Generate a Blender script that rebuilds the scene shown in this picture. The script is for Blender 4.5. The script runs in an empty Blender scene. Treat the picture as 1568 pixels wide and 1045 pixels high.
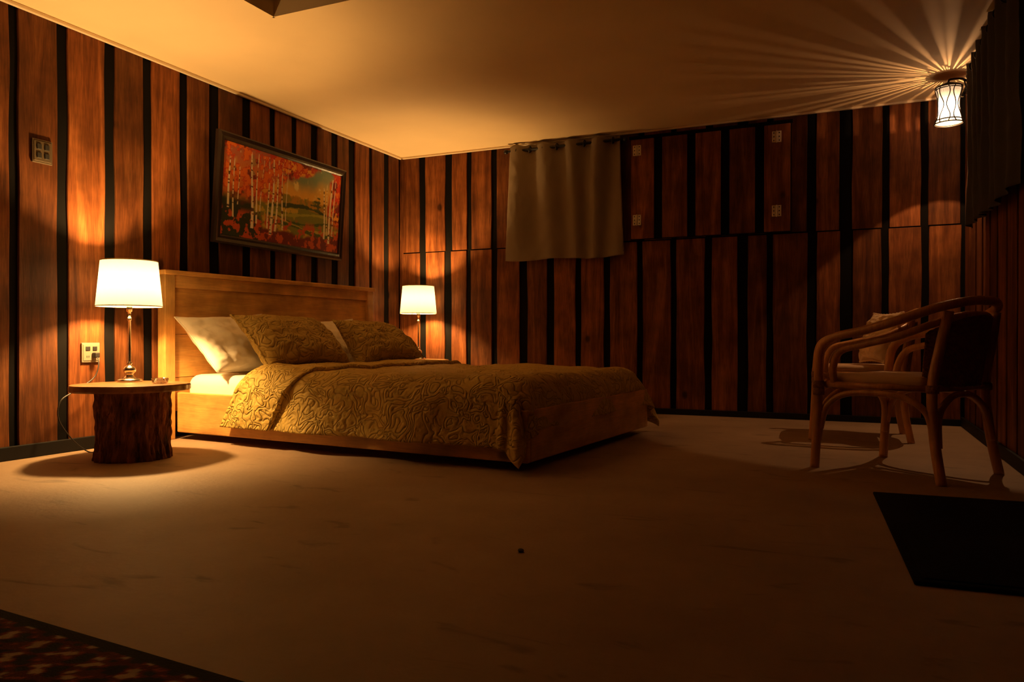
import bpy, math, random
import numpy as np
from mathutils import Vector, Matrix, noise
random.seed(7)
rng=np.random.RandomState(5)
S=bpy.context.scene
col=S.collection
try:
    S.view_settings.view_transform='Standard'
except Exception: pass

# ------------------------------------------------------------ helpers
class MB:
    def __init__(s): s.v=[];s.f=[];s.m=[];s.s=[]
    def add(s,vf,mat=0,smooth=False):
        o=len(s.v); v,f=vf
        s.v+= [tuple(p) for p in v]
        for q in f:
            s.f.append(tuple(i+o for i in q)); s.m.append(mat); s.s.append(smooth)
        return s
    def obj(s,name,mats,parent=None,loc=(0,0,0),rot=(0,0,0),recalc=True):
        me=bpy.data.meshes.new(name); me.from_pydata(s.v,[],s.f)
        for m in mats: me.materials.append(m)
        me.polygons.foreach_set('material_index',s.m)
        me.polygons.foreach_set('use_smooth',s.s)
        me.update()
        if recalc:
            import bmesh
            bm=bmesh.new(); bm.from_mesh(me); bmesh.ops.recalc_face_normals(bm,faces=bm.faces[:]); bm.to_mesh(me); bm.free()
        o=bpy.data.objects.new(name,me); col.objects.link(o)
        o.location=loc; o.rotation_euler=rot
        if parent: o.parent=parent
        return o
def empty(name,loc=(0,0,0),rot=(0,0,0)):
    o=bpy.data.objects.new(name,None); col.objects.link(o); o.location=loc; o.rotation_euler=rot
    o.empty_display_size=.1
    return o
def box(x0,x1,y0,y1,z0,z1):
    v=[(x,y,z) for z in (z0,z1) for y in (y0,y1) for x in (x0,x1)]
    f=[(0,2,3,1),(4,5,7,6),(0,1,5,4),(2,6,7,3),(0,4,6,2),(1,3,7,5)]
    return v,f
def rbox(x0,x1,y0,y1,z0,z1,c,seg=4):
    import bmesh
    bm=bmesh.new(); bmesh.ops.create_cube(bm,size=1)
    for p in bm.verts: p.co=Vector(((x0+x1)/2+p.co.x*(x1-x0),(y0+y1)/2+p.co.y*(y1-y0),(z0+z1)/2+p.co.z*(z1-z0)))
    bmesh.ops.bevel(bm,geom=bm.edges[:],offset=c,segments=seg,affect='EDGES',profile=.5)
    bm.verts.index_update(); v=[tuple(p.co) for p in bm.verts]; f=[tuple(q.index for q in fc.verts) for fc in bm.faces]; bm.free(); return v,f
def cbox(x0,x1,y0,y1,z0,z1,c=.004): return rbox(x0,x1,y0,y1,z0,z1,c,2)
def lathe(prof,n=32,c=(0,0,0),closed=True,a0=0,a1=2*math.pi):
    v=[];f=[]
    full=abs(a1-a0-2*math.pi)<1e-6
    m=n if full else n+1
    for (r,z) in prof:
        for i in range(m):
            a=a0+(a1-a0)*i/n
            v.append((c[0]+r*math.cos(a),c[1]+r*math.sin(a),c[2]+z))
    for j in range(len(prof)-1):
        for i in range(n):
            k=(i+1)%m if full else i+1
            f.append((j*m+i,j*m+k,(j+1)*m+k,(j+1)*m+i))
    if closed and full:
        f.append(tuple(range(m))[::-1]); f.append(tuple((len(prof)-1)*m+i for i in range(m)))
    return v,f
def crom(P,sub=8,closed=False):
    P=[Vector(p) for p in P]; n=len(P); out=[]
    rngi=range(n if closed else n-1)
    for i in rngi:
        if closed: p0,p1,p2,p3=P[(i-1)%n],P[i],P[(i+1)%n],P[(i+2)%n]
        else: p0,p1,p2,p3=P[max(i-1,0)],P[i],P[i+1],P[min(i+2,n-1)]
        for k in range(sub):
            t=k/sub
            out.append(.5*((2*p1)+(-p0+p2)*t+(2*p0-5*p1+4*p2-p3)*t*t+(-p0+3*p1-3*p2+p3)*t**3))
    if not closed: out.append(P[-1])
    return out
def tube(P,r,n=8,sub=8,closed=False,smooth=True):
    pts=crom(P,sub,closed) if smooth else [Vector(p) for p in P]
    m=len(pts); v=[];f=[]
    T=[]
    for i in range(m):
        a=pts[(i-1)%m] if closed else pts[max(i-1,0)]
        b=pts[(i+1)%m] if closed else pts[min(i+1,m-1)]
        d=(b-a); T.append(d.normalized() if d.length>1e-9 else Vector((0,0,1)))
    up=Vector((0,0,1)) if abs(T[0].z)<.9 else Vector((1,0,0))
    N=(up-T[0]*up.dot(T[0])).normalized()
    for i in range(m):
        N=(N-T[i]*N.dot(T[i])).normalized(); B=T[i].cross(N)
        for k in range(n):
            a=2*math.pi*k/n; v.append(tuple(pts[i]+r*(math.cos(a)*N+math.sin(a)*B)))
    for i in range(m if closed else m-1):
        j=(i+1)%m
        for k in range(n):
            l=(k+1)%n; f.append((i*n+k,i*n+l,j*n+l,j*n+k))
    if not closed:
        f.append(tuple(range(n))[::-1]); f.append(tuple((m-1)*n+k for k in range(n)))
    return v,f
def grid(nx,ny,fn):
    v=[fn(i/nx,j/ny) for j in range(ny+1) for i in range(nx+1)]
    f=[(j*(nx+1)+i,j*(nx+1)+i+1,(j+1)*(nx+1)+i+1,(j+1)*(nx+1)+i) for j in range(ny) for i in range(nx)]
    return v,f

# ------------------------------------------------------------ materials
def newmat(name):
    m=bpy.data.materials.new(name); m.use_nodes=True
    nt=m.node_tree; b=nt.nodes['Principled BSDF']; return m,nt,b
def N(nt,t,**kw):
    n=nt.nodes.new(t)
    for k,v in kw.items(): setattr(n,k,v)
    return n
def plain(name,c,rough=.6,metal=0,bump=0,bscale=80,var=0,vscale=3,bdist=.01,stretch=None,spec=.5):
    m,nt,b=newmat(name); L=nt.links
    b.inputs['Base Color'].default_value=(*c,1); b.inputs['Roughness'].default_value=rough; b.inputs['Metallic'].default_value=metal
    b.inputs['Specular IOR Level'].default_value=spec
    tc=N(nt,'ShaderNodeTexCoord'); src=tc.outputs['Object']
    if stretch:
        mp=N(nt,'ShaderNodeMapping'); mp.inputs['Scale'].default_value=stretch; L.new(src,mp.inputs['Vector']); src=mp.outputs[0]
    nz=N(nt,'ShaderNodeTexNoise'); nz.inputs['Scale'].default_value=vscale; nz.inputs['Detail'].default_value=6
    L.new(src,nz.inputs['Vector'])
    rp=N(nt,'ShaderNodeValToRGB'); rp.color_ramp.elements[0].position=.3; rp.color_ramp.elements[1].position=.7
    k=1-var
    rp.color_ramp.elements[0].color=(c[0]*k,c[1]*k,c[2]*k,1); rp.color_ramp.elements[1].color=(min(1,c[0]*(1+var)),min(1,c[1]*(1+var)),min(1,c[2]*(1+var)),1)
    L.new(nz.outputs['Fac'],rp.inputs['Fac']); L.new(rp.outputs['Color'],b.inputs['Base Color'])
    if bump:
        n2=N(nt,'ShaderNodeTexNoise'); n2.inputs['Scale'].default_value=bscale; n2.inputs['Detail'].default_value=4
        L.new(src,n2.inputs['Vector'])
        bp=N(nt,'ShaderNodeBump'); bp.inputs['Strength'].default_value=bump; bp.inputs['Distance'].default_value=bdist
        L.new(n2.outputs['Fac'],bp.inputs['Height']); L.new(bp.outputs['Normal'],b.inputs['Normal'])
    return m
def wood(name,dark,mid,light,axis='z',rough=.42,knots=True,scale=1.0,isl=True,islv=.5,grain=.13,kd=.25,spec=.5):
    m,nt,b=newmat(name); L=nt.links
    tc=N(nt,'ShaderNodeTexCoord'); g=N(nt,'ShaderNodeNewGeometry')
    sc={'z':(7,7,.6),'y':(7,.6,7),'x':(.6,7,7)}[axis]
    off=N(nt,'ShaderNodeVectorMath',operation='SCALE'); off.inputs[0].default_value=(13.1,7.7,31.3)
    if isl: L.new(g.outputs['Random Per Island'],off.inputs['Scale'])
    else: off.inputs['Scale'].default_value=.3
    add=N(nt,'ShaderNodeVectorMath',operation='ADD'); L.new(tc.outputs['Object'],add.inputs[0]); L.new(off.outputs[0],add.inputs[1])
    mp=N(nt,'ShaderNodeMapping'); mp.inputs['Scale'].default_value=tuple(s*scale for s in sc); L.new(add.outputs[0],mp.inputs['Vector'])
    nz=N(nt,'ShaderNodeTexNoise'); nz.inputs['Scale'].default_value=1.6; nz.inputs['Detail'].default_value=7; nz.inputs['Roughness'].default_value=.55; nz.inputs['Distortion'].default_value=1.4
    L.new(mp.outputs[0],nz.inputs['Vector'])
    rp=N(nt,'ShaderNodeValToRGB'); e=rp.color_ramp.elements
    e[0].position=.25; e[0].color=(*dark,1); e[1].position=.76; e[1].color=(*light,1)
    em=e.new(.5); em.color=(*mid,1)
    L.new(nz.outputs['Fac'],rp.inputs['Fac'])
    mp2=N(nt,'ShaderNodeMapping'); mp2.inputs['Scale'].default_value=tuple(s*scale*9 for s in sc); L.new(add.outputs[0],mp2.inputs['Vector'])
    n2=N(nt,'ShaderNodeTexNoise'); n2.inputs['Scale'].default_value=2; n2.inputs['Detail'].default_value=5; L.new(mp2.outputs[0],n2.inputs['Vector'])
    mr=N(nt,'ShaderNodeMapRange'); mr.inputs['From Min'].default_value=.3; mr.inputs['From Max'].default_value=.7; mr.inputs['To Min'].default_value=1-grain; mr.inputs['To Max'].default_value=1+grain*.6
    L.new(n2.outputs['Fac'],mr.inputs['Value'])
    mul=N(nt,'ShaderNodeVectorMath',operation='SCALE'); L.new(rp.outputs['Color'],mul.inputs[0]); L.new(mr.outputs[0],mul.inputs['Scale'])
    last=mul.outputs[0]
    nb=N(nt,'ShaderNodeTexNoise'); nb.inputs['Scale'].default_value=5; nb.inputs['Detail'].default_value=4; L.new(add.outputs[0],nb.inputs['Vector'])
    mb_=N(nt,'ShaderNodeMapRange'); mb_.inputs['From Min'].default_value=.3; mb_.inputs['From Max'].default_value=.7; mb_.inputs['To Min'].default_value=.66; mb_.inputs['To Max'].default_value=1.25
    L.new(nb.outputs['Fac'],mb_.inputs['Value'])
    mu=N(nt,'ShaderNodeVectorMath',operation='SCALE'); L.new(last,mu.inputs[0]); L.new(mb_.outputs[0],mu.inputs['Scale']); last=mu.outputs[0]
    if isl:
        wn=N(nt,'ShaderNodeTexWhiteNoise',noise_dimensions='1D'); L.new(g.outputs['Random Per Island'],wn.inputs['W'])
        m3=N(nt,'ShaderNodeMapRange'); m3.inputs['To Min'].default_value=1-islv; m3.inputs['To Max'].default_value=1+islv*.5
        L.new(wn.outputs['Value'],m3.inputs['Value'])
        mu=N(nt,'ShaderNodeVectorMath',operation='SCALE'); L.new(last,mu.inputs[0]); L.new(m3.outputs[0],mu.inputs['Scale']); last=mu.outputs[0]
    if knots:
        ks={'z':(3.2,3.2,2.1),'y':(3.2,2.1,3.2),'x':(2.1,3.2,3.2)}[axis]
        mk=N(nt,'ShaderNodeMapping'); mk.inputs['Scale'].default_value=ks; L.new(add.outputs[0],mk.inputs['Vector'])
        vo=N(nt,'ShaderNodeTexVoronoi'); vo.inputs['Scale'].default_value=1.0; L.new(mk.outputs[0],vo.inputs['Vector'])
        m4=N(nt,'ShaderNodeMapRange',interpolation_type='SMOOTHSTEP'); m4.inputs['From Min'].default_value=.04; m4.inputs['From Max'].default_value=.11; m4.inputs['To Min'].default_value=kd; m4.inputs['To Max'].default_value=1
        L.new(vo.outputs['Distance'],m4.inputs['Value'])
        mu=N(nt,'ShaderNodeVectorMath',operation='SCALE'); L.new(last,mu.inputs[0]); L.new(m4.outputs[0],mu.inputs['Scale']); last=mu.outputs[0]
    L.new(last,b.inputs['Base Color'])
    b.inputs['Roughness'].default_value=rough; b.inputs['Specular IOR Level'].default_value=spec
    bp=N(nt,'ShaderNodeBump'); bp.inputs['Strength'].default_value=.35; bp.inputs['Distance'].default_value=.003
    L.new(n2.outputs['Fac'],bp.inputs['Height']); L.new(bp.outputs['Normal'],b.inputs['Normal'])
    return m
def vcol(name,rough=.6,bump=.2,bs=200):
    m,nt,b=newmat(name); L=nt.links
    a=N(nt,'ShaderNodeAttribute',attribute_name='paint'); L.new(a.outputs['Color'],b.inputs['Base Color']); b.inputs['Roughness'].default_value=rough
    tc=N(nt,'ShaderNodeTexCoord'); n2=N(nt,'ShaderNodeTexNoise'); n2.inputs['Scale'].default_value=bs; L.new(tc.outputs['Object'],n2.inputs['Vector'])
    bp=N(nt,'ShaderNodeBump'); bp.inputs['Strength'].default_value=bump; bp.inputs['Distance'].default_value=.004
    L.new(n2.outputs['Fac'],bp.inputs['Height']); L.new(bp.outputs['Normal'],b.inputs['Normal'])
    return m
def thin_shade(name,tc,dc,mixf=.5):
    m=bpy.data.materials.new(name); m.use_nodes=True; nt=m.node_tree; nt.nodes.clear(); L=nt.links
    o=N(nt,'ShaderNodeOutputMaterial'); t=N(nt,'ShaderNodeBsdfTranslucent'); d=N(nt,'ShaderNodeBsdfDiffuse'); mx=N(nt,'ShaderNodeMixShader')
    co=N(nt,'ShaderNodeTexCoord'); nz=N(nt,'ShaderNodeTexNoise'); nz.inputs['Scale'].default_value=60; L.new(co.outputs['Object'],nz.inputs['Vector'])
    rp=N(nt,'ShaderNodeValToRGB'); rp.color_ramp.elements[0].color=tuple(c*.88 for c in tc)+(1,); rp.color_ramp.elements[1].color=(*tc,1)
    L.new(nz.outputs['Fac'],rp.inputs['Fac']); L.new(rp.outputs['Color'],t.inputs['Color'])
    d.inputs['Color'].default_value=(*dc,1); mx.inputs['Fac'].default_value=mixf
    L.new(t.outputs[0],mx.inputs[1]); L.new(d.outputs[0],mx.inputs[2]); L.new(mx.outputs[0],o.inputs['Surface'])
    return m

M_wall=wood('stained_pine_boards',(.075,.020,.006),(.185,.056,.0145),(.33,.115,.032),islv=.52,rough=.58,spec=.18,grain=.28)
M_black=plain('black_backing',(.005,.004,.0035),.9,var=.3,spec=.08)
M_blacktrim=plain('black_paint',(.008,.007,.007),.6,var=.2,spec=.2)
P1,P2,P3=(.56,.27,.070),(.72,.38,.105),(.82,.48,.15)
M_pine=wood('bed_pine_x',P1,P2,P3,axis='x',rough=.45,islv=.12,kd=.4)
M_piney=wood('bed_pine_y',P1,P2,P3,axis='y',rough=.45,islv=.12,kd=.4)
M_pinez=wood('bed_pine_z',P1,P2,P3,axis='z',rough=.45,islv=.12,kd=.4)
M_slab=wood('table_slab',(.20,.08,.03),(.34,.15,.055),(.45,.22,.09),axis='x',rough=.3,isl=False)
M_bark=plain('bark',(.26,.09,.04),.85,bump=1.0,bscale=12,var=.85,vscale=7,bdist=.05,stretch=(3,3,.9))
M_ceil=plain('ceiling_cream',(.80,.60,.34),.75,bump=.10,bscale=5,var=.05,vscale=1.5)
M_trim=plain('pale_trim',(.75,.60,.40),.5,var=.05)
M_nickel=plain('nickel',(.72,.66,.56),.22,1.0,var=.03)
M_steel=plain('hinge_steel',(.70,.62,.50),.5,.2,var=.1)
M_plate=plain('switch_plate',(.10,.07,.04),.4,.3,var=.1)
M_whitepl=plain('outlet_plastic',(.22,.17,.12),.35,var=.03)
M_blk=plain('black_rubber',(.015,.013,.012),.5,var=.2)
M_white=plain('white_linen',(.86,.79,.66),.85,bump=.35,bscale=14,var=.04)
M_cane=wood('rattan_cane',(.46,.20,.062),(.66,.32,.11),(.78,.42,.16),axis='z',rough=.28,knots=False,isl=False)
M_weave=plain('dark_weave',(.30,.13,.05),.6,bump=.8,bscale=120,var=.3,vscale=40)
M_seat=plain('seat_fabric',(.72,.47,.27),.7,bump=.3,bscale=60,var=.1)
M_satin=plain('satin',(.90,.66,.42),.28,bump=.8,bscale=8,var=.1)
M_mat=plain('doormat_fibre',(.010,.009,.008),.95,bump=.8,bscale=160,var=.3,spec=.1)
M_curt=plain('curtain_linen',(.195,.142,.088),.85,bump=.2,bscale=180,var=.06)
M_curtd=plain('curtain_dark',(.06,.052,.05),.85,bump=.2,bscale=180,var=.1)
M_glass,_nt,_b=newmat('clear_glass'); _b.inputs['Transmission Weight'].default_value=1; _b.inputs['Roughness'].default_value=.05; _b.inputs['Base Color'].default_value=(.95,.9,.8,1)
M_night=plain('night_pane',(.01,.01,.012),.1)
M_shade=thin_shade('lampshade_linen',(.066,.076,.080),(.55,.50,.42),.30)
M_lant=thin_shade('lantern_paper',(.12,.14,.18),(.4,.38,.35),.3)
M_iron=plain('wrought_iron',(.012,.010,.010),.45,.3,var=.2)

def floor_mat():
    m,nt,b=newmat('worn_concrete'); L=nt.links
    tc=N(nt,'ShaderNodeTexCoord')
    n1=N(nt,'ShaderNodeTexNoise'); n1.inputs['Scale'].default_value=1.3; n1.inputs['Detail'].default_value=8; n1.inputs['Roughness'].default_value=.62
    L.new(tc.outputs['Object'],n1.inputs['Vector'])
    r=N(nt,'ShaderNodeValToRGB'); e=r.color_ramp.elements
    e[0].position=.3; e[0].color=(.29,.19,.115,1); e[1].position=.72; e[1].color=(.44,.30,.19,1)
    L.new(n1.outputs['Fac'],r.inputs['Fac'])
    mp=N(nt,'ShaderNodeMapping'); mp.inputs['Scale'].default_value=(1.2,3.5,1); mp.inputs['Rotation'].default_value=(0,0,.5); L.new(tc.outputs['Object'],mp.inputs['Vector'])
    n2=N(nt,'ShaderNodeTexNoise'); n2.inputs['Scale'].default_value=2.0; n2.inputs['Detail'].default_value=7; n2.inputs['Distortion'].default_value=1.4; L.new(mp.outputs[0],n2.inputs['Vector'])
    mr=N(nt,'ShaderNodeMapRange',interpolation_type='SMOOTHSTEP'); mr.inputs['From Min'].default_value=.60; mr.inputs['From Max'].default_value=.72; mr.inputs['To Min'].default_value=1; mr.inputs['To Max'].default_value=.62
    L.new(n2.outputs['Fac'],mr.inputs['Value'])
    sc=N(nt,'ShaderNodeVectorMath',operation='SCALE'); L.new(r.outputs['Color'],sc.inputs[0]); L.new(mr.outputs[0],sc.inputs['Scale'])
    L.new(sc.outputs[0],b.inputs['Base Color'])
    b.inputs['Roughness'].default_value=.62
    n3=N(nt,'ShaderNodeTexNoise'); n3.inputs['Scale'].default_value=45; n3.inputs['Detail'].default_value=6; L.new(tc.outputs['Object'],n3.inputs['Vector'])
    bp=N(nt,'ShaderNodeBump'); bp.inputs['Strength'].default_value=.25; bp.inputs['Distance'].default_value=.006
    L.new(n3.outputs['Fac'],bp.inputs['Height']); L.new(bp.outputs['Normal'],b.inputs['Normal'])
    return m
M_floor=floor_mat()
def quilt_mat(name,c):
    m,nt,b=newmat(name); L=nt.links
    tc=N(nt,'ShaderNodeTexCoord')
    nz=N(nt,'ShaderNodeTexNoise'); nz.inputs['Scale'].default_value=9; nz.inputs['Detail'].default_value=1.6; nz.inputs['Distortion'].default_value=1.0; L.new(tc.outputs['Object'],nz.inputs['Vector'])
    ml=N(nt,'ShaderNodeMath',operation='MULTIPLY'); ml.inputs[1].default_value=24; L.new(nz.outputs['Fac'],ml.inputs[0])
    sn=N(nt,'ShaderNodeMath',operation='SINE'); L.new(ml.outputs[0],sn.inputs[0])
    ab=N(nt,'ShaderNodeMath',operation='ABSOLUTE'); L.new(sn.outputs[0],ab.inputs[0])
    pw=N(nt,'ShaderNodeMath',operation='POWER'); pw.inputs[1].default_value=.55; L.new(ab.outputs[0],pw.inputs[0])
    n3=N(nt,'ShaderNodeTexNoise'); n3.inputs['Scale'].default_value=26; n3.inputs['Detail'].default_value=4; L.new(tc.outputs['Object'],n3.inputs['Vector'])
    a2=N(nt,'ShaderNodeMath',operation='MULTIPLY_ADD'); a2.inputs[1].default_value=1.2; L.new(n3.outputs['Fac'],a2.inputs[0]); L.new(pw.outputs[0],a2.inputs[2])
    bp=N(nt,'ShaderNodeBump'); bp.inputs['Strength'].default_value=.9; bp.inputs['Distance'].default_value=.0095
    L.new(a2.outputs[0],bp.inputs['Height']); L.new(bp.outputs['Normal'],b.inputs['Normal'])
    r=N(nt,'ShaderNodeValToRGB'); r.color_ramp.elements[0].color=(c[0]*.72,c[1]*.72,c[2]*.72,1); r.color_ramp.elements[1].color=(*c,1); r.color_ramp.elements[1].position=.6
    L.new(pw.outputs[0],r.inputs['Fac']); L.new(r.outputs['Color'],b.inputs['Base Color'])
    b.inputs['Roughness'].default_value=.7; b.inputs['Specular IOR Level'].default_value=.25
    return m
M_olive=quilt_mat('mustard_quilt',(.60,.41,.095))
M_olivep=quilt_mat('mustard_quilt_pillow',(.46,.315,.078))

# ------------------------------------------------------------ room shell
XL,XR,YB,YF,H=-4.07,.77,6.44,-1.1,2.44
TOPB=2.435
def board_wall(name,u0,u1,mapf,seams,seed,phase=0,pitch=.272):
    r=random.Random(seed); mb=MB()
    def P(u,d,z): return mapf(u,d,z)
    def pbox(a,b,d0,d1,z0,z1,c=.004,mat=0):
        v=[P(a,d0,z0),P(b,d0,z0),P(b,d0,z1),P(a,d0,z1),
           P(a,d1-c,z0),P(b,d1-c,z0),P(b,d1-c,z1),P(a,d1-c,z1),
           P(a+c,d1,z0+c),P(b-c,d1,z0+c),P(b-c,d1,z1-c),P(a+c,d1,z1-c)]
        f=[(0,1,2,3),(0,1,5,4),(1,2,6,5),(2,3,7,6),(3,0,4,7),(4,5,9,8),(5,6,10,9),(6,7,11,10),(7,4,8,11),(8,9,10,11)]
        mb.add((v,f),mat)
    def board(a,b,z0,z1,d):
        n=max(2,int((z1-z0)/.10)); c=.004; v=[];f=[]
        s1,s2=r.random()*50,r.random()*50
        for i in range(n+1):
            z=z0+(z1-z0)*i/n
            aa=a+.009*noise.noise(Vector((s1,z*2.4,0))); bb=b+.009*noise.noise(Vector((s2,z*2.4,0)))
            v+=[P(aa,-.012,z),P(aa,d-c,z),P(aa+c,d,z),P(bb-c,d,z),P(bb,d-c,z),P(bb,-.012,z)]
        for i in range(n):
            for k in range(5): f.append((i*6+k,i*6+k+1,(i+1)*6+k+1,(i+1)*6+k))
        f.append(tuple(range(6))); f.append(tuple(n*6+k for k in range(6))[::-1])
        mb.add((v,f),0)
    pbox(u0-.05,u1+.05,-.10,-.012,0,H,0.0001,1)
    zs=[.02]+list(seams)+[TOPB]
    edges=[]
    u=u0+phase
    while u<u1:
        g=r.uniform(.046,.090); edges.append((u+g/2,g)); u+=pitch*r.uniform(.86,1.14)
    for k in range(len(zs)-1):
        prev=u0
        for (c,g) in edges+[(u1+.03,.06)]:
            z0,z1=zs[k]+(.004+r.uniform(0,.006) if k else 0),zs[k+1]-(.004 if k<len(zs)-2 else 0)
            sh=r.uniform(-.007,.007)
            a,b=prev,min(c-g/2+sh,u1)
            if b-a>.03: board(a,b,z0,z1,r.uniform(-.003,.001))
            prev=c+g/2+sh
    return mb.obj(name,[M_wall,M_black])
board_wall('wall_left',YF,YB,lambda u,d,z:(XL+d,u,z),[],11,phase=.19,pitch=.272)
board_wall('wall_back',XL,XR,lambda u,d,z:(u,YB-d,z),[1.49],12,phase=.21,pitch=.268)
board_wall('wall_right',YF,YB,lambda u,d,z:(XR-d,u,z),[1.47],13,phase=.1,pitch=.27)
board_wall('wall_front',XL,XR,lambda u,d,z:(u,YF+d,z),[],14,phase=.15,pitch=.27)
MB().add(box(XL-.1,XR+.1,YF-.1,YB+.1,-.1,0)).obj('floor',[M_floor])
sx0,sx1,sy0,sy1=-2.92,-1.85,2.1,3.31
mb=MB()
zc0,zc1=H,H+.1
mb.add(box(XL-.1,sx0,YF-.1,YB+.1,zc0,zc1)); mb.add(box(sx1,XR+.1,YF-.1,YB+.1,zc0,zc1))
mb.add(box(sx0,sx1,YF-.1,sy0,zc0,zc1)); mb.add(box(sx0,sx1,sy1,YB+.1,zc0,zc1))
mb.obj('ceiling',[M_ceil])
mb=MB()
mb.add(box(sx0-.03,sx0,sy0-.03,sy1+.03,H+.1,H+.42)); mb.add(box(sx1,sx1+.03,sy0-.03,sy1+.03,H+.1,H+.42))
mb.add(box(sx0,sx1,sy0-.03,sy0,H+.1,H+.42)); mb.add(box(sx0,sx1,sy1,sy1+.03,H+.1,H+.42))
mb.add(box(sx0-.03,sx1+.03,sy0-.03,sy1+.03,H+.42,H+.45),1)
for a in ((sx0,sx1,sy1-.012,sy1,H-.012,H+.1),(sx0,sx1,sy0,sy0+.012,H-.012,H+.1),(sx0,sx0+.012,sy0,sy1,H-.012,H+.1),(sx1-.012,sx1,sy0,sy1,H-.012,H+.1)):
    mb.add(box(*a))
mb.obj('skylight',[M_ceil,M_night])
def strip(name,x0,x1,y0,y1,z0,z1,mat,c=.004): MB().add(cbox(x0,x1,y0,y1,z0,z1,c)).obj(name,[mat])
strip('trim_1',XL,XL+.022,YF,YB,H-.022,H,M_trim,.006)
strip('trim_2',XL+.022,XR,YB-.022,YB,H-.018,H,M_trim,.006)
strip('trim_3',XR-.02,XR,YF,YB-.022,H-.02,H,M_blacktrim,.006)
strip('trim_4',XL,XL+.03,YB-.03,YB,.05,H-.022,M_wall,.006)
strip('baseboard_left',XL,XL+.018,YF,YB,0,.075,M_blacktrim)
strip('baseboard_back',XL+.018,XR,YB-.018,YB,0,.05,M_blacktrim)
strip('baseboard_right',XR-.018,XR,YF,YB-.018,0,.07,M_blacktrim)

# ------------------------------------------------------------ window shutters on the back wall
sh=empty('window_shutter',(0,YB,0))
X0,X1,Z0,Z1=-1.73,-.42,1.50,2.37
mb=MB()
mb.add(box(X0,X1,-.012,-.003,Z0,Z1),1)
u=X0+.006
ws=[.20,.21,.205,.20,.20]
gap=(X1-X0-.012-sum(ws))/(len(ws)-1)
for i,w in enumerate(ws):
    mb.add(cbox(u,u+w,-.030,-.012,Z0+.006,Z1-.006,.003),0); u+=w+gap
mb.add(cbox(X0-.01,X1+.01,-.034,-.004,Z1,Z1+.022,.003),1)
mb.obj('panels',[M_wall,M_black],sh)
for i,(hx,hz) in enumerate([(-1.67,2.267),(-1.67,1.668),(-.53,2.264),(-.53,1.67)]):
    mb=MB()
    mb.add(cbox(hx-.036,hx-.006,-.036,-.030,hz-.045,hz+.045,.002)); mb.add(cbox(hx+.006,hx+.036,-.036,-.030,hz-.045,hz+.045,.002))
    mb.add(lathe([(.006,-.047),(.006,.047)],10,(hx,-.037,hz)),0,True)
    for sx in (-.021,.021):
        for sz in (-.03,0,.03): mb.add(lathe([(.004,-.004),(.004,.004)],8,(hx+sx,-.036,hz+sz)),1)
    mb.obj('hinge_%d'%(i+1),[M_steel,M_black],sh)

# ------------------------------------------------------------ curtains
def curtain(name,width,z0,z1,mat,nf,seed,flare=.03,loc=(0,0,0),rot=0,amp=.028):
    e=empty(name,loc,(0,0,rot)); r=random.Random(seed)
    am=[r.uniform(.45,1.25) for _ in range(nf+2)]
    def fn(u,v):
        z=z1+(z0-z1)*v
        k=u*nf+.35*math.sin(u*5+seed)*(v**.7)
        i=int(min(max(k,0),nf)); f=k-i
        A=amp*(am[i]*(1-f)+am[i+1]*f)*(1-.35*v)
        a=math.sin(2*math.pi*k)
        x=(u-.5)*(width+2*flare*v)+.02*v*math.sin(u*9+seed)
        zz=z+.008*math.sin(u*11+seed)*v - (.012*(1+math.cos(4*math.pi*k))*.5*max(0,1-v*12))
        return (x,-.065-A*a-.012*noise.noise(Vector((u*6,v*3,seed)))*v*2-.005*noise.noise(Vector((u*20,v*14,seed))),zz)
    mb=MB(); mb.add(grid(nf*24,60,fn),0,True)
    o=mb.obj('cloth',[mat],e,recalc=False)
    s=o.modifiers.new('s','SOLIDIFY'); s.thickness=.003
    mb=MB(); mb.add(grid(nf*24,2,lambda u,v:(lambda p:(p[0],p[1]-.003,p[2]))(fn(u,.93+.07*v))),0,True)
    mb.obj('hem',[mat],e,recalc=False)
    mb=MB()
    zr=z1-.05
    mb.add(lathe([(.012,-width/2-.04),(.012,width/2+.04)],14),0,True)
    mb.v=[(p[2],p[1]-.065,p[0]+zr) for p in mb.v]
    for sx in (-1,1):
        x=sx*(width/2+.045)
        mb.add(([ (x+.022*math.cos(b)*math.cos(a), -.065+.022*math.cos(b)*math.sin(a), zr+.022*math.sin(b)) for b in [math.pi*(j/8-.5) for j in range(9)] for a in [2*math.pi*i/12 for i in range(12)]],
               [(j*12+i,j*12+(i+1)%12,(j+1)*12+(i+1)%12,(j+1)*12+i) for j in range(8) for i in range(12)]),0,True)
        mb.add(box(sx*(width/2)-.006,sx*(width/2)+.006,-.06,0,zr-.02,zr+.005))
    for k in range(nf*2):
        xx=((k+.5)/(nf*2)-.5)*width
        mb.add(tube([(xx+.004*math.sin(t),-.065+.026*math.cos(t),zr+.026*math.sin(t)) for t in [2*math.pi*i/10 for i in range(10)]],.005,6,2,True),1,True)
    mb.obj('rod',[M_iron,M_iron],e)
    return e
curtain('window_curtain',1.04,1.36,2.42,M_curt,4,3,.05,(-2.33,YB,0),0,.034)
curtain('window_curtain.001',1.45,1.36,2.38,M_curtd,7,5,.02,(XR,4.86,0),-math.pi/2,.028)

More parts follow.
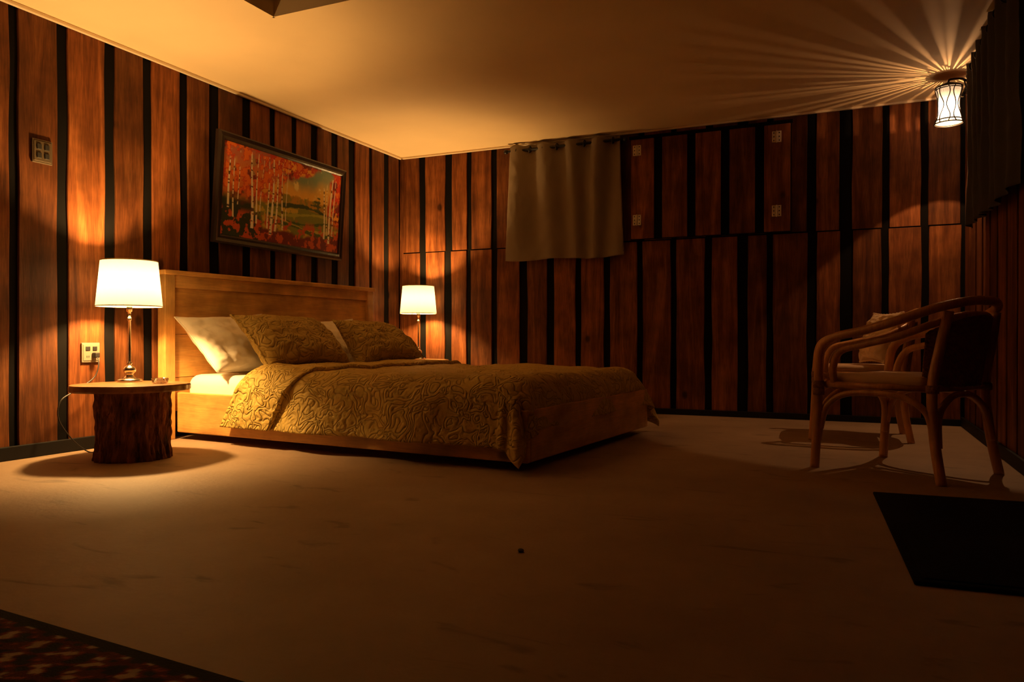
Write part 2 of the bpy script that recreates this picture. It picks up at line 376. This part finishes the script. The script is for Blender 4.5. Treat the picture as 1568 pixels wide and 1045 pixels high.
# ------------------------------------------------------------ painting
def vnoise(h,w,sx,sy,r):
    gx,gy=int(sx)+2,int(sy)+2
    g=r.rand(gy,gx)
    X=np.linspace(0,sx,w); Y=np.linspace(0,sy,h)
    xi=X.astype(int); yi=Y.astype(int); fx=X-xi; fy=Y-yi
    fx=fx*fx*(3-2*fx); fy=fy*fy*(3-2*fy); fx=fx[None,:]; fy=fy[:,None]
    a=g[np.ix_(yi,xi)];b=g[np.ix_(yi,xi+1)];c=g[np.ix_(yi+1,xi)];d=g[np.ix_(yi+1,xi+1)]
    return (a*(1-fx)+b*fx)*(1-fy)+(c*(1-fx)+d*fx)*fy
def fb(h,w,s,r,asp=2.0):
    t=0;n=0;k=1.0
    for i in range(4):
        t=t+vnoise(h,w,s*asp,s,r)*k; n+=k; k*=.6; s*=2
    return t/n
def paint_plane(name,w,h,nx,ny,img,mat,parent,z=0):
    v,f=grid(nx-1,ny-1,lambda a,b:((a-.5)*w,(b-.5)*h,z))
    mb=MB(); mb.add((v,f)); o=mb.obj(name,[mat],parent,recalc=False)
    at=o.data.attributes.new('paint','FLOAT_COLOR','POINT')
    c=np.ones((ny*nx,4),dtype=np.float32); c[:,:3]=img.reshape(-1,3); at.data.foreach_set('color',c.ravel())
    return o
nx,ny=460,240
u=np.linspace(0,1,nx)[None,:].repeat(ny,0); v=np.linspace(0,1,ny)[:,None].repeat(nx,1)
def mixc(img,c,m): return img*(1-m[...,None])+np.array(c)*m[...,None]
n1=fb(ny,nx,3,rng);n2=fb(ny,nx,7,rng);n3=fb(ny,nx,16,rng)
sm=lambda x,a,b:np.clip((x-a)/(b-a),0,1)**2*(3-2*np.clip((x-a)/(b-a),0,1))
img=np.zeros((ny,nx,3))
img[:]=np.array((.90,.56,.10)); img=mixc(img,(.22,.34,.24),sm(v+.3*(n1-.5)-.1*np.abs(u-.6),.62,.88))
img=mixc(img,(.92,.80,.35),sm(n2,.55,.68)*sm(v,.5,.7))
img=mixc(img,(.55,.30,.03),sm(.60+.10*(n1-.5)+.08*(n3-.5)-v,0,.02))
img=mixc(img,(.30,.28,.04),sm(.60+.10*(n1-.5)-v,0,.02)*sm(n2,.5,.6))
img=mixc(img,(.22,.26,.04),sm(.48-v+.1*(n1-.5),0,.03))
img=mixc(img,(.62,.45,.05),sm(n2,.50,.58)*sm(.46-v,0,.03))
for c0,cc in ((.45,(.04,.08,.03)),(.38,(.42,.42,.06)),(.31,(.05,.12,.03)),(.25,(.55,.42,.08)),(.21,(.06,.12,.02))):
    yb=c0+.04*np.sin(u*8+c0*20)
    img=mixc(img,cc,sm(.028-np.abs(v-yb)+.06*(n2-.5),0,.012)*(u>.35))
for cx,hh in ((.755,.60),(.79,.66),(.72,.55)):
    wd=(hh-v)*.16+.012*np.sin(v*120)
    m=sm(wd-np.abs(u-cx)+.05*(n3-.5),0,.012)*(v>.47)*(v<hh)
    img=mixc(img,(.05,.11,.05),m*.9)
img=mixc(img,(.17,.014,.01),sm(.11+.28*np.abs(u-.60)-v+.22*(n1-.5),0,.05))
img=mixc(img,(.02,.035,.01),sm(.48-v,0,.1)*sm(.34-u+.25*(n1-.5),0,.06))
img=mixc(img,(.62,.10,.015),sm(n3,.52,.60)*sm(.34-v,0,.1))
left=sm(.48-u+.35*(n1-.5)+.30*(v-.6),0,.08)*sm(v+.2*(n2-.5),.38,.5)
right=sm(u-.84+.22*(n1-.5),0,.06)*sm(v+.2*(n1-.5),.30,.45)
top=sm(v-.90+.35*(n1-.5),0,.05)
fol=np.clip(left*(.65+.35*sm(n3,.42,.5))+right+top*.9,0,1)
fc=np.zeros_like(img)+np.array((.66,.045,.012)); fc=mixc(fc,(.86,.20,.022),sm(n3,.50,.57)); fc=mixc(fc,(.22,.016,.01),sm(n2,.54,.62)); fc=mixc(fc,(.95,.45,.06),sm(1-n3,.60,.66)*sm(n1,.45,.6))
img=img*(1-fol[...,None])+fc*fol[...,None]
for cx,w_,y0_ in ((.045,.009,.30),(.08,.006,.2),(.115,.005,.35),(.215,.011,.12),(.255,.007,.18),(.29,.005,.3),(.345,.007,.15),(.378,.011,.08),(.415,.008,.13),(.462,.007,.16),(.50,.004,.28),(.845,.008,.15),(.872,.005,.2),(.908,.010,.10),(.94,.006,.2)):
    bend=cx+.006*np.sin(v*5+cx*30)+.02*(v-.5)*math.sin(cx*50)
    m=sm(w_*(1.15-.75*v)-np.abs(u-bend),-.0008,.002)*(v>y0_)*(v<.96)*sm(n2+.45*(1-v),.42,.50)
    tc_=np.zeros_like(img)+np.array((.95,.88,.72)); tc_=mixc(tc_,(.12,.06,.03),sm(vnoise(ny,nx,25,50,rng),.66,.76))
    img=img*(1-m[...,None])+tc_*m[...,None]
img=np.clip(img,0,1)
pe=empty('framed_painting',(XL+.055,4.685,1.71),(0,math.radians(4),0))
inner=empty('canvas_mount',(0,0,0),(math.pi/2,0,math.pi/2)); inner.parent=pe
pw,ph_=1.45,.78; fw=.062
M_paint=vcol('oil_paint',.5,.3,150)
M_pframe=plain('dark_frame',(.022,.012,.008),.35,bump=.2,bscale=40,var=.3)
paint_plane('canvas',pw-2*fw,ph_-2*fw,nx,ny,img,M_paint,inner,.012)
mb=MB()
def fring(x,y,z): return [(-x,-y,z),(x,-y,z),(x,y,z),(-x,y,z)]
rings=[(pw/2,ph_/2,-.014),(pw/2,ph_/2,.014),(pw/2-.012,ph_/2-.012,.026),(pw/2-fw*.55,ph_/2-fw*.55,.018),(pw/2-fw*.8,ph_/2-fw*.8,.022),(pw/2-fw,ph_/2-fw,.008),(pw/2-fw,ph_/2-fw,-.014)]
vv=[];ff=[]
for q in rings: vv+=fring(*q)
for j in range(len(rings)-1):
    for i in range(4): ff.append((j*4+i,j*4+(i+1)%4,(j+1)*4+(i+1)%4,(j+1)*4+i))
mb.add((vv,ff)); mb.obj('frame',[M_pframe],inner)

# ------------------------------------------------------------ bed
BL,BW=2.6,1.76
bed=empty('double_bed',(-3.98,3.58,0),(0,0,math.radians(-5)))
mb=MB()
mb.add(cbox(.03,BL-.02,0,.035,.045,.30,.006),0); mb.add(cbox(.03,BL-.02,BW-.035,BW,.045,.30,.006),0)
mb.add(cbox(BL-.055,BL-.02,.035,BW-.035,.045,.30,.006),1)
mb.add(box(.04,BL-.06,.036,BW-.036,.17,.20),0)
mb.add(cbox(.45,BL-.5,.35,.43,0,.17,.005),0); mb.add(cbox(.45,BL-.5,BW-.43,BW-.35,0,.17,.005),0)
mb.add(cbox(.40,.48,.30,BW-.30,0,.16,.005),1); mb.add(cbox(BL-.55,BL-.47,.30,BW-.30,0,.16,.005),1)
mb.obj('bed_frame',[M_pine,M_piney],bed)
mb=MB()
y0,y1=-.085,1.965; zt=1.085
mb.add(cbox(-.045,.03,y0,y0+.075,0,zt-.025,.005),1)
mb.add(cbox(-.045,.03,y1-.075,y1,0,zt-.025,.005),1)
mb.add(cbox(-.055,.045,y0-.012,y1+.012,zt-.03,zt,.006),0)
mb.add(cbox(-.035,.018,y0+.075,y1-.075,zt-.11,zt-.03,.004),0)
z=zt-.11
for k,hh in enumerate((.30,.28,.22)):
    mb.add(cbox(-.03,.004,y0+.076,y1-.076,z-hh+.002,z-.001,.002),0); z-=hh
mb.obj('headboard',[M_piney,M_pinez],bed)
mb=MB()
mb.add(rbox(.05,BL-.09,.045,BW-.045,.202,.415,.07,5),0,True)
mb.obj('mattress',[M_white],bed)

A1,B0,B1,ZT=BL-.17,.10,BW-.10,.432
def garc(e,R=.115):
    q=e/R
    if q<math.pi/2: return R*math.sin(q),R*(1-math.cos(q))
    e2=e-R*math.pi/2
    return R+.02*e2,R+e2
def cov(a,b,off=0.0,skw=.5):
    ea=max(0,a-A1); eb=(B0-b) if b<B0 else ((b-B1) if b>B1 else 0); sg=-1 if b<B0 else 1
    r=math.hypot(ea,eb)
    nz=noise.noise(Vector((a*2.6,b*2.6,2)))*.016+noise.noise(Vector((a*7+b*4,b*3,7)))*.010+noise.noise(Vector((a*16,b*16,7)))*.005
    x=min(a,A1); y=min(max(b,B0),B1); z=ZT+.014+nz+off
    if r>0:
        o,d=garc(r)
        ca,cb=ea/r,eb/r; s2=2*ca*cb
        ex=max(0,r-.12)
        wave=math.sin(a*7+1.6*math.sin(a*3.7))*cb+math.sin(b*7+1)*ca
        fold=math.sin(6*math.atan2(ea,eb)*2)*s2
        o+=ex*(.11+.11*wave)+off*min(1,r/.07)+ s2*ex*.30+.03*fold*min(1,ex*6)+.014*noise.noise(Vector((a*5,b*5,1)))*min(1,r*8)+.006*noise.noise(Vector((a*13,b*9,4)))*min(1,r*8)
        d=d*(1-.06*s2)
        x+=o*ca; y+=sg*o*cb; z=ZT+(.014+nz)*max(0,1-r*3)+off*max(0,1-r/.09)-d
        if z<.022: z=.022+.004*math.sin(a*40)
        if skw: x-=skw*max(0,eb-.03)*min(1,max(0,(1.9-a)/.7))
    return (x,y,z)
bs=empty('bedspread',(-3.98,3.58,0),(0,0,math.radians(-5)))
a_s,dn,df=.98,.385,.30
mb=MB(); mb.add(grid(220,220,lambda p,q:cov(a_s+(A1+df-a_s)*p,(B0-dn)+(B1-B0+2*dn)*q)),0,True)
o=mb.obj('spread',[M_olive],bs,recalc=False); s=o.modifiers.new('s','SOLIDIFY'); s.thickness=.009; s.offset=1
b0,b1=.66,1.10
mb=MB()
def band(p,q):
    w=(B0-dn)+(B1-B0+2*dn)*q
    wob=.018*math.sin(w*7)
    if p>.9:
        t=(p-.9)/.1*math.pi; off=.018+.017*math.cos(t); a=b1+wob+.016*math.sin(t)
    else: a=b0+(b1+wob-b0)*p/.9; off=.035
    if p<.05: off=.012+.023*p/.05
    return cov(a,w,off+.004*noise.noise(Vector((a*6,w*5,4))))
mb.add(grid(60,220,band),0,True)
o=mb.obj('turned_back_fold',[M_olive],bs,recalc=False)
o.modifiers.new('s','SOLIDIFY').thickness=.006

def pillow(name,w,h,t,mat,l,wy,z,tilt,yaw,seed,roll=0,flange=0,sag=.0):
    mb=MB(); n=44
    def P(u,v,s):
        a=u*2-1;b=v*2-1
        k=(1-abs(a)**2.4)*(1-abs(b)**2.4); th=(max(k,0)**.45)*t/2
        x=a*w/2*(1-.06*(1-(b*b))*abs(a)**4); y=b*h/2*(1-.09*(1-(a*a))*abs(b)**4)
        wr=.020*noise.noise(Vector((a*2.2+seed,b*2.2,s*3)))+.012*noise.noise(Vector((a*6,b*6+seed,s*5)))+.006*noise.noise(Vector((a*14,b*12+seed,s*5)))
        zz=s*(th*(1-.18*b)+wr*min(1,k*3))
        zz+= .035*a*b*math.sin(seed)-sag*(b>0)*b*b
        if flange and k<=1e-6: zz+=.006*math.sin((a-b)*30)
        return (x,y,zz)
    for s in (1,-1): mb.add(grid(n,n,lambda u,v:P(u,v,s)),0,True)
    ring=[]
    for i in range(80):
        q=i/80*4; k=int(q); f=q-k
        uv=[(f,0),(1,f),(1-f,1),(0,1-f)][k]; ring.append(P(uv[0],uv[1],0))
    mb.add(tube(ring,.005 if not flange else flange,6,1,True,False),0,True)
    e=empty(name,(0,0,0))
    mb.obj('pillow_case',[mat],e,recalc=False)
    base=Matrix.Translation((-3.98,3.58,0))@Matrix.Rotation(math.radians(-5),4,'Z')
    B=Matrix(((0,0,1,0),(1,0,0,0),(0,1,0,0),(0,0,0,1)))
    e.matrix_world=base@Matrix.Translation((l,wy,z))@Matrix.Rotation(math.radians(yaw),4,'Z')@Matrix.Rotation(math.radians(-tilt),4,'Y')@Matrix.Rotation(math.radians(roll),4,'X')@B
    return e
pillow('white_pillow',.72,.50,.15,M_white,.22,.33,.61,40,4,1.0,0)
pillow('white_pillow.001',.72,.46,.15,M_white,.20,1.24,.60,36,-2,2.0,0)
pillow('olive_pillow',.78,.48,.23,M_olivep,.50,.56,.635,42,2,3.3,0,.008,.03)
pillow('olive_pillow.001',.66,.44,.22,M_olivep,.52,1.42,.625,44,-6,4.4,2,.008,.02)

# ------------------------------------------------------------ stump tables
def stump_table(name,x,y,top,seed,R=.30,r=.175):
    e=empty(name,(x,y,0)); mb=MB(); n=160
    v=[];f=[]
    nzs=40
    for j in range(nzs+1):
        z=(top-.036)*j/nzs
        for i in range(n):
            a=2*math.pi*i/n
            q=Vector((math.cos(a)*1.2,math.sin(a)*1.2,z*1.2+seed))
            ridge=abs(noise.noise(Vector((math.cos(a)*7,math.sin(a)*7,z*2.5+seed))))
            rr=r*(1+.10*noise.noise(q)-.20*(.25-min(.25,ridge*1.4))+.07*noise.noise(Vector((math.cos(a)*11,math.sin(a)*11,z*9+seed)))+.05*noise.noise(Vector((math.cos(a)*24,math.sin(a)*24,z*22)))+.07*(1-min(1,z/.08)))
            v.append((rr*math.cos(a)+.035,rr*math.sin(a)-.02,z))
    for j in range(nzs):
        for i in range(n): k=(i+1)%n; f.append((j*n+i,j*n+k,(j+1)*n+k,(j+1)*n+i))
    f.append(tuple(range(n))[::-1]); mb.add((v,f),0,True); mb.obj('stump',[M_bark],e)
    mb=MB(); v=[];f=[]
    prof=[(0,0),(.975,0),(1,.008),(1,.028),(.985,.036),(0,.036)]
    for (k,dz) in prof[1:-1]:
        for i in range(n):
            a=2*math.pi*i/n; rr=R*k*(1+.07*noise.noise(Vector((math.cos(a)*1.5+seed,math.sin(a)*1.5,0)))+.018*noise.noise(Vector((math.cos(a)*8,math.sin(a)*8,seed))))
            v.append((rr*math.cos(a),rr*math.sin(a),top-.036+dz))
    for j in range(3):
        for i in range(n): k=(i+1)%n; f.append((j*n+i,j*n+k,(j+1)*n+k,(j+1)*n+i))
    f.append(tuple(range(n))[::-1]); f.append(tuple(3*n+i for i in range(n)))
    mb.add((v,f)); mb.obj('slab_top',[M_slab],e)
    return e
stump_table('tree_stump_side_table',-3.59,2.94,.40,1.3,.295,.185)
stump_table('tree_stump_side_table.001',-3.68,6.08,.45,5.1,.29)

# ------------------------------------------------------------ table lamps
LC=(1.0,.57,.19)
def table_lamp(name,x,y,z0,power,r0=.18):
    e=empty(name,(x,y,z0))
    mb=MB()
    prof=[(.066,0),(.068,.006),(.064,.014),(.042,.020),(.026,.030),(.018,.040),(.023,.048),(.033,.058),(.035,.070),(.028,.084),(.013,.094),(.011,.100),(.016,.105),(.011,.111),(.008,.12),(.0075,.35),(.012,.355),(.012,.365),(.008,.37),(.008,.40),(.015,.402),(.016,.44),(.010,.45)]
    mb.add(lathe(prof,28),0,True)
    mb.obj('stand',[M_nickel],e)
    mb=MB()
    r1,za,zb=r0*.86,.432,.69
    mb.add(lathe([(r0,za),(r1,zb)],64,closed=False),0,True)
    mb.obj('shade',[M_shade],e,recalc=False)
    mb=MB()
    for rr,zz in ((r0,za),(r1,zb)): mb.add(tube([(rr*math.cos(t),rr*math.sin(t),zz) for t in [2*math.pi*i/48 for i in range(48)]],.003,6,1,True,False),0,True)
    for k in range(3):
        t=2*math.pi*k/3+.4
        mb.add(tube([(r0*math.cos(t),r0*math.sin(t),za),(.02*math.cos(t),.02*math.sin(t),za+.005)],.0018,5,1,False,False),0,True)
    mb.obj('shade_wires',[M_trim],e)
    l=bpy.data.lights.new('bulb','POINT'); l.energy=power; l.color=LC; l.shadow_soft_size=.04
    lo=bpy.data.objects.new('bulb_light',l); col.objects.link(lo); lo.parent=e; lo.location=(0,0,.557)
    return e
table_lamp('table_lamp',-3.765,3.075,.40,114,.174)
table_lamp('table_lamp.001',-3.71,6.17,.45,90,.172)

mb=MB(); mb.add(lathe([(.034,0),(.040,.004),(.044,.028),(.040,.030),(.035,.010),(.001,.008)],28,closed=False),0,True)
mb.obj('glass_ashtray',[M_glass],None,(-3.45,3.01,.401))
def plate(name,y,z,mat,w,h,kind):
    e=empty(name,(XL,y,z)); mb=MB()
    mb.add(cbox(0,.012,-w/2,w/2,-h/2,h/2,.003),0)
    mb.add(cbox(.011,.015,-w/2+.008,w/2-.008,-h/2+.010,h/2-.010,.002),0)
    for sy in (-.022,.022):
        for sz in (-.024,.024):
            if kind=='switch': mb.add(cbox(.014,.020,sy-.013,sy+.013,sz-.015,sz+.015,.002),1)
            elif sz>0: mb.add(cbox(.014,.019,sy-.014,sy+.014,sz-.012,sz+.012,.002),1)
            else:
                for q in (-.006,.006): mb.add(box(.0145,.0155,sy+q-.002,sy+q+.002,sz-.006,sz+.006),1)
    mb.obj('faceplate',[mat,M_blk],e)
plate('light_switch',2.765,1.677,M_plate,.115,.13,'switch')
plate('power_outlet',3.054,.565,M_whitepl,.115,.115,'outlet')
mb=MB()
mb.add(cbox(-4.054,-4.02,3.055,3.085,.535,.565,.005))
mb.add(tube([(-4.03,3.07,.545),(-4.0,3.06,.50),(-3.99,3.02,.42),(-3.99,2.90,.35),(-3.98,2.81,.30),(-3.98,2.80,.20),(-3.98,2.88,.08),(-3.95,2.95,.006),(-3.87,2.95,.006)],.0035,8,8))
mb.obj('power_cord',[M_blk])

# ------------------------------------------------------------ rattan armchairs
def armchair(name,x,y,ang,sc=1.0):
    e=empty(name,(x,y,0),(0,0,math.radians(ang))); e.scale=(sc,sc,1.0)
    mb=MB(); R=.021
    def mir(P): return P+[(p[0],-p[1],p[2]) for p in P[::-1] if abs(p[1])>1e-6]
    hoop=[(.30,.285,.0),(.285,.285,.25),(.275,.29,.48),(.255,.298,.60),(.18,.306,.655),(.04,.315,.685),(-.12,.31,.73),(-.25,.245,.785),(-.315,.11,.815),(-.325,0,.82)]
    mb.add(tube(mir(hoop),R,14,8),0,True)
    inner=[(.215,.25,.40),(.215,.268,.50),(.17,.28,.585),(.05,.285,.62),(-.11,.28,.66),(-.235,.215,.72),(-.285,.10,.752),(-.292,0,.756)]
    mb.add(tube(mir(inner),.017,12,8),0,True)
    for s in (1,-1):
        mb.add(tube([(-.27,s*.245,0),(-.235,s*.235,.2),(-.22,s*.225,.42),(-.25,s*.215,.62),(-.275,s*.20,.77)],R,14,8),0,True)
        mb.add(tube([(.275,s*.277,.20),(.245,s*.272,.31),(.16,s*.268,.375),(.02,s*.262,.39),(-.12,s*.255,.375),(-.205,s*.24,.31),(-.235,s*.236,.18)],.015,10,8),0,True)
        mb.add(tube([(.25,s*.262,.42),(-.215,s*.22,.42)],.016,10,1,False,False),0,True)
    mb.add(tube([(.288,.275,.14),(.275,.25,.30),(.268,.15,.375),(.265,0,.392),(.268,-.15,.375),(.275,-.25,.30),(.288,-.275,.14)],.016,12,8),0,True)
    mb.add(tube([(-.25,.23,.16),(-.235,.20,.30),(-.23,.1,.375),(-.23,0,.39),(-.23,-.1,.375),(-.235,-.20,.30),(-.25,-.23,.16)],.015,10,8),0,True)
    mb.add(tube([(.25,.262,.42),(.275,.15,.42),(.28,0,.42),(.275,-.15,.42),(.25,-.262,.42)],.018,12,6),0,True)
    mb.add(tube([(-.215,.22,.42),(-.225,0,.42),(-.215,-.22,.42)],.016,10,6),0,True)
    for s in (1,-1):
        for (bx,by,bz) in ((.278,s*.288,.42),(.277,s*.287,.385),(-.222,s*.226,.42)):
            mb.add(lathe([(.025,-.018),(.0265,0),(.025,.018)],14,(bx,by,bz)),1,True)
    mb.obj('cane_frame',[M_cane,M_weave],e)
    mb=MB()
    def bp(u,v):
        t=(u*2-1)*1.0
        r_=.255+.03*v
        yy=r_*math.sin(t)*.92; xx=-.02-r_*math.cos(t)*(1.0)-.015*v+.004*math.sin(u*math.pi*50)*math.sin(v*math.pi*28)
        zz=.43+v*(.325-.08*(u*2-1)**2)
        return (xx,yy,zz)
    mb.add(grid(120,60,bp),0,True); o=mb.obj('woven_back',[M_weave],e,recalc=False); o.modifiers.new('s','SOLIDIFY').thickness=.008
    mb=MB(); mb.add(rbox(-.19,.255,-.24,.24,.425,.475,.024),0,True); mb.obj('seat_pad',[M_seat],e)
    return e
armchair('rattan_armchair',.275,4.18,147,1.06)
armchair('rattan_armchair.001',.075,5.50,182)
e=pillow('satin_cushion',.42,.34,.14,M_satin,0,0,0,0,0,6.1,0,.007)
B=Matrix(((0,0,1,0),(1,0,0,0),(0,1,0,0),(0,0,0,1)))
e.matrix_world=Matrix.Translation((.185,5.47,.652))@Matrix.Rotation(math.radians(200),4,'Z')@Matrix.Rotation(math.radians(-18),4,'Y')@B

# ------------------------------------------------------------ wall lantern
wl=empty('wall_lantern',(.62,5.93,0))
mb=MB()
wx=XR-.62
mb.add(lathe([(.035,-.006),(.035,.006)],20),0); mb.v=[(wx-.006+p[2],p[1],2.30+p[0]*1.6) for p in mb.v]
mb.add(tube([(wx-.01,0,2.33),(wx-.03,0,2.375),(wx-.07,0,2.408),(.02,0,2.413),(0,0,2.405),(0,0,2.37)],.007,8,8),0,True)
mb.add(tube([(wx-.01,0,2.26),(wx-.025,0,2.31),(wx-.045,0,2.345),(wx-.06,0,2.40)],.005,8,8),0,True)
mb.add(lathe([(.008,2.395),(.02,2.39),(.045,2.380),(.078,2.366),(.080,2.358)],32),0,True)
def lr(z):
    k=(z-2.10)/.26; return .088-.022*math.sin(math.pi*min(1,k*1.05))-.010*k
for z in (2.112,2.135,2.345,2.357):
    rr=lr(z)+.004; mb.add(tube([(rr*math.cos(t),rr*math.sin(t),z) for t in [2*math.pi*i/40 for i in range(40)]],.004,6,1,True,False),0,True)
nr=11
for i in range(nr):
    t=2*math.pi*i/nr
    P=[]
    for k in range(13):
        z=2.112+.248*k/12; rr=lr(z)+.005; tt=t+.15*math.sin(2*math.pi*k/12*1.5+(i%2)*math.pi)
        P.append((rr*math.cos(tt),rr*math.sin(tt),z))
    mb.add(tube(P,.0032,6,2),0,True)
mb.obj('iron_cage',[M_iron],wl)
mb=MB(); r=random.Random(4)
zm=2.200; n_=10; zb_=2.118
mb.add(lathe([(lr(zb_+(zm-zb_)*k/6),zb_+(zm-zb_)*k/6) for k in range(7)],48,closed=False),0,True)
t=0
while t<2*math.pi-.03:
    w=r.uniform(.05,.16); g=r.uniform(.009,.024)
    t1=min(t+w,2*math.pi)
    mb.add(lathe([(lr(zm+(2.36-zm)*k/n_),zm+(2.36-zm)*k/n_) for k in range(n_+1)],4,closed=False,a0=t,a1=t1),0,True)
    t=t1+g
mb.obj('paper_panels',[M_lant],wl,recalc=False)
l=bpy.data.lights.new('lantern_bulb','POINT'); l.energy=32; l.color=(1,.52,.22); l.shadow_soft_size=.0025
lo=bpy.data.objects.new('lantern_light',l); col.objects.link(lo); lo.parent=wl; lo.location=(0,0,2.198)

# ------------------------------------------------------------ doormat, rug, pebble
e=empty('doormat',(.425,2.88,0),(0,0,math.radians(3)))
mb=MB(); mb.add(rbox(-.30,.30,-.62,.62,0,.012,.004,2)); mb.add(rbox(-.275,.275,-.595,.595,.010,.016,.002,2),1)
mb.obj('mat_body',[M_mat,M_mat],e)
RW,RH=2.3,1.7
nx,ny=420,310
U=(np.linspace(-.5,.5,nx)*RW)[None,:].repeat(ny,0); V=(np.linspace(-.5,.5,ny)*RH)[:,None].repeat(nx,1)
dx=RW/2-np.abs(U); dy=RH/2-np.abs(V); d=np.minimum(dx,dy); s_=np.where(dx<dy,V,U)
img=np.zeros((ny,nx,3))+np.array((.18,.016,.012))
p1=np.sin(U*38)*np.sin(V*38)+.6*np.sin((U+V)*61)*np.cos((U-V)*57)
img=mixc(img,(.55,.38,.25),(p1>.72)*1.0); img=mixc(img,(.02,.015,.03),(p1<-.75)*1.0); img=mixc(img,(.35,.06,.03),((p1>.35)&(p1<.5))*1.0)
b_=(d<.30)
q=np.sin(s_*62+1.5*np.sin(d*60))*np.sin((d-.05)*2*math.pi/.125)+.6*np.cos(s_*110+d*90)*np.cos(d*100)
bimg=np.zeros_like(img)+np.array((.11,.014,.014)); bimg=mixc(bimg,(.50,.38,.28),(q>.66)*1.0); bimg=mixc(bimg,(.32,.055,.03),((q>.25)&(q<.42))*1.0); bimg=mixc(bimg,(.012,.012,.028),(q<-.3)*1.0)
img=np.where(b_[...,None],bimg,img)
for a,b2,c in ((.30,.32,(.4,.28,.18)),(.0,.03,(.008,.007,.007)),):
    img=np.where(((d>=a)&(d<b2))[...,None],np.array(c),img)
rug=empty('patterned_rug',(-2.05,.30,0),(0,0,math.radians(-4)))
M_rug=vcol('rug_wool',.95,.6,220)
paint_plane('pile',RW,RH,nx,ny,img,M_rug,rug,.012)
MB().add(cbox(-RW/2,RW/2,-RH/2,RH/2,0,.0115,.003)).obj('backing',[M_blk],rug)
import bmesh
bm=bmesh.new(); bmesh.ops.create_icosphere(bm,subdivisions=2,radius=.010)
for p in bm.verts: p.co*= (1+.35*noise.noise(p.co*70)); p.co.z*=.6
me=bpy.data.meshes.new('pebble'); bm.to_mesh(me); bm.free(); me.materials.append(M_blk)
o=bpy.data.objects.new('pebble',me); col.objects.link(o); o.location=(-.91,2.11,.005)

# ------------------------------------------------------------ world + camera
w=bpy.data.worlds.new('night'); S.world=w; w.use_nodes=True
w.node_tree.nodes['Background'].inputs[0].default_value=(.01,.008,.006,1); w.node_tree.nodes['Background'].inputs[1].default_value=.2
cam=bpy.data.cameras.new('camera'); cam.lens=26.63; cam.sensor_width=36; cam.clip_start=.02
co=bpy.data.objects.new('camera',cam); col.objects.link(co); co.location=(0,0,.65)
co.rotation_euler=(math.radians(89.78),0,math.radians(23.97)); S.camera=co
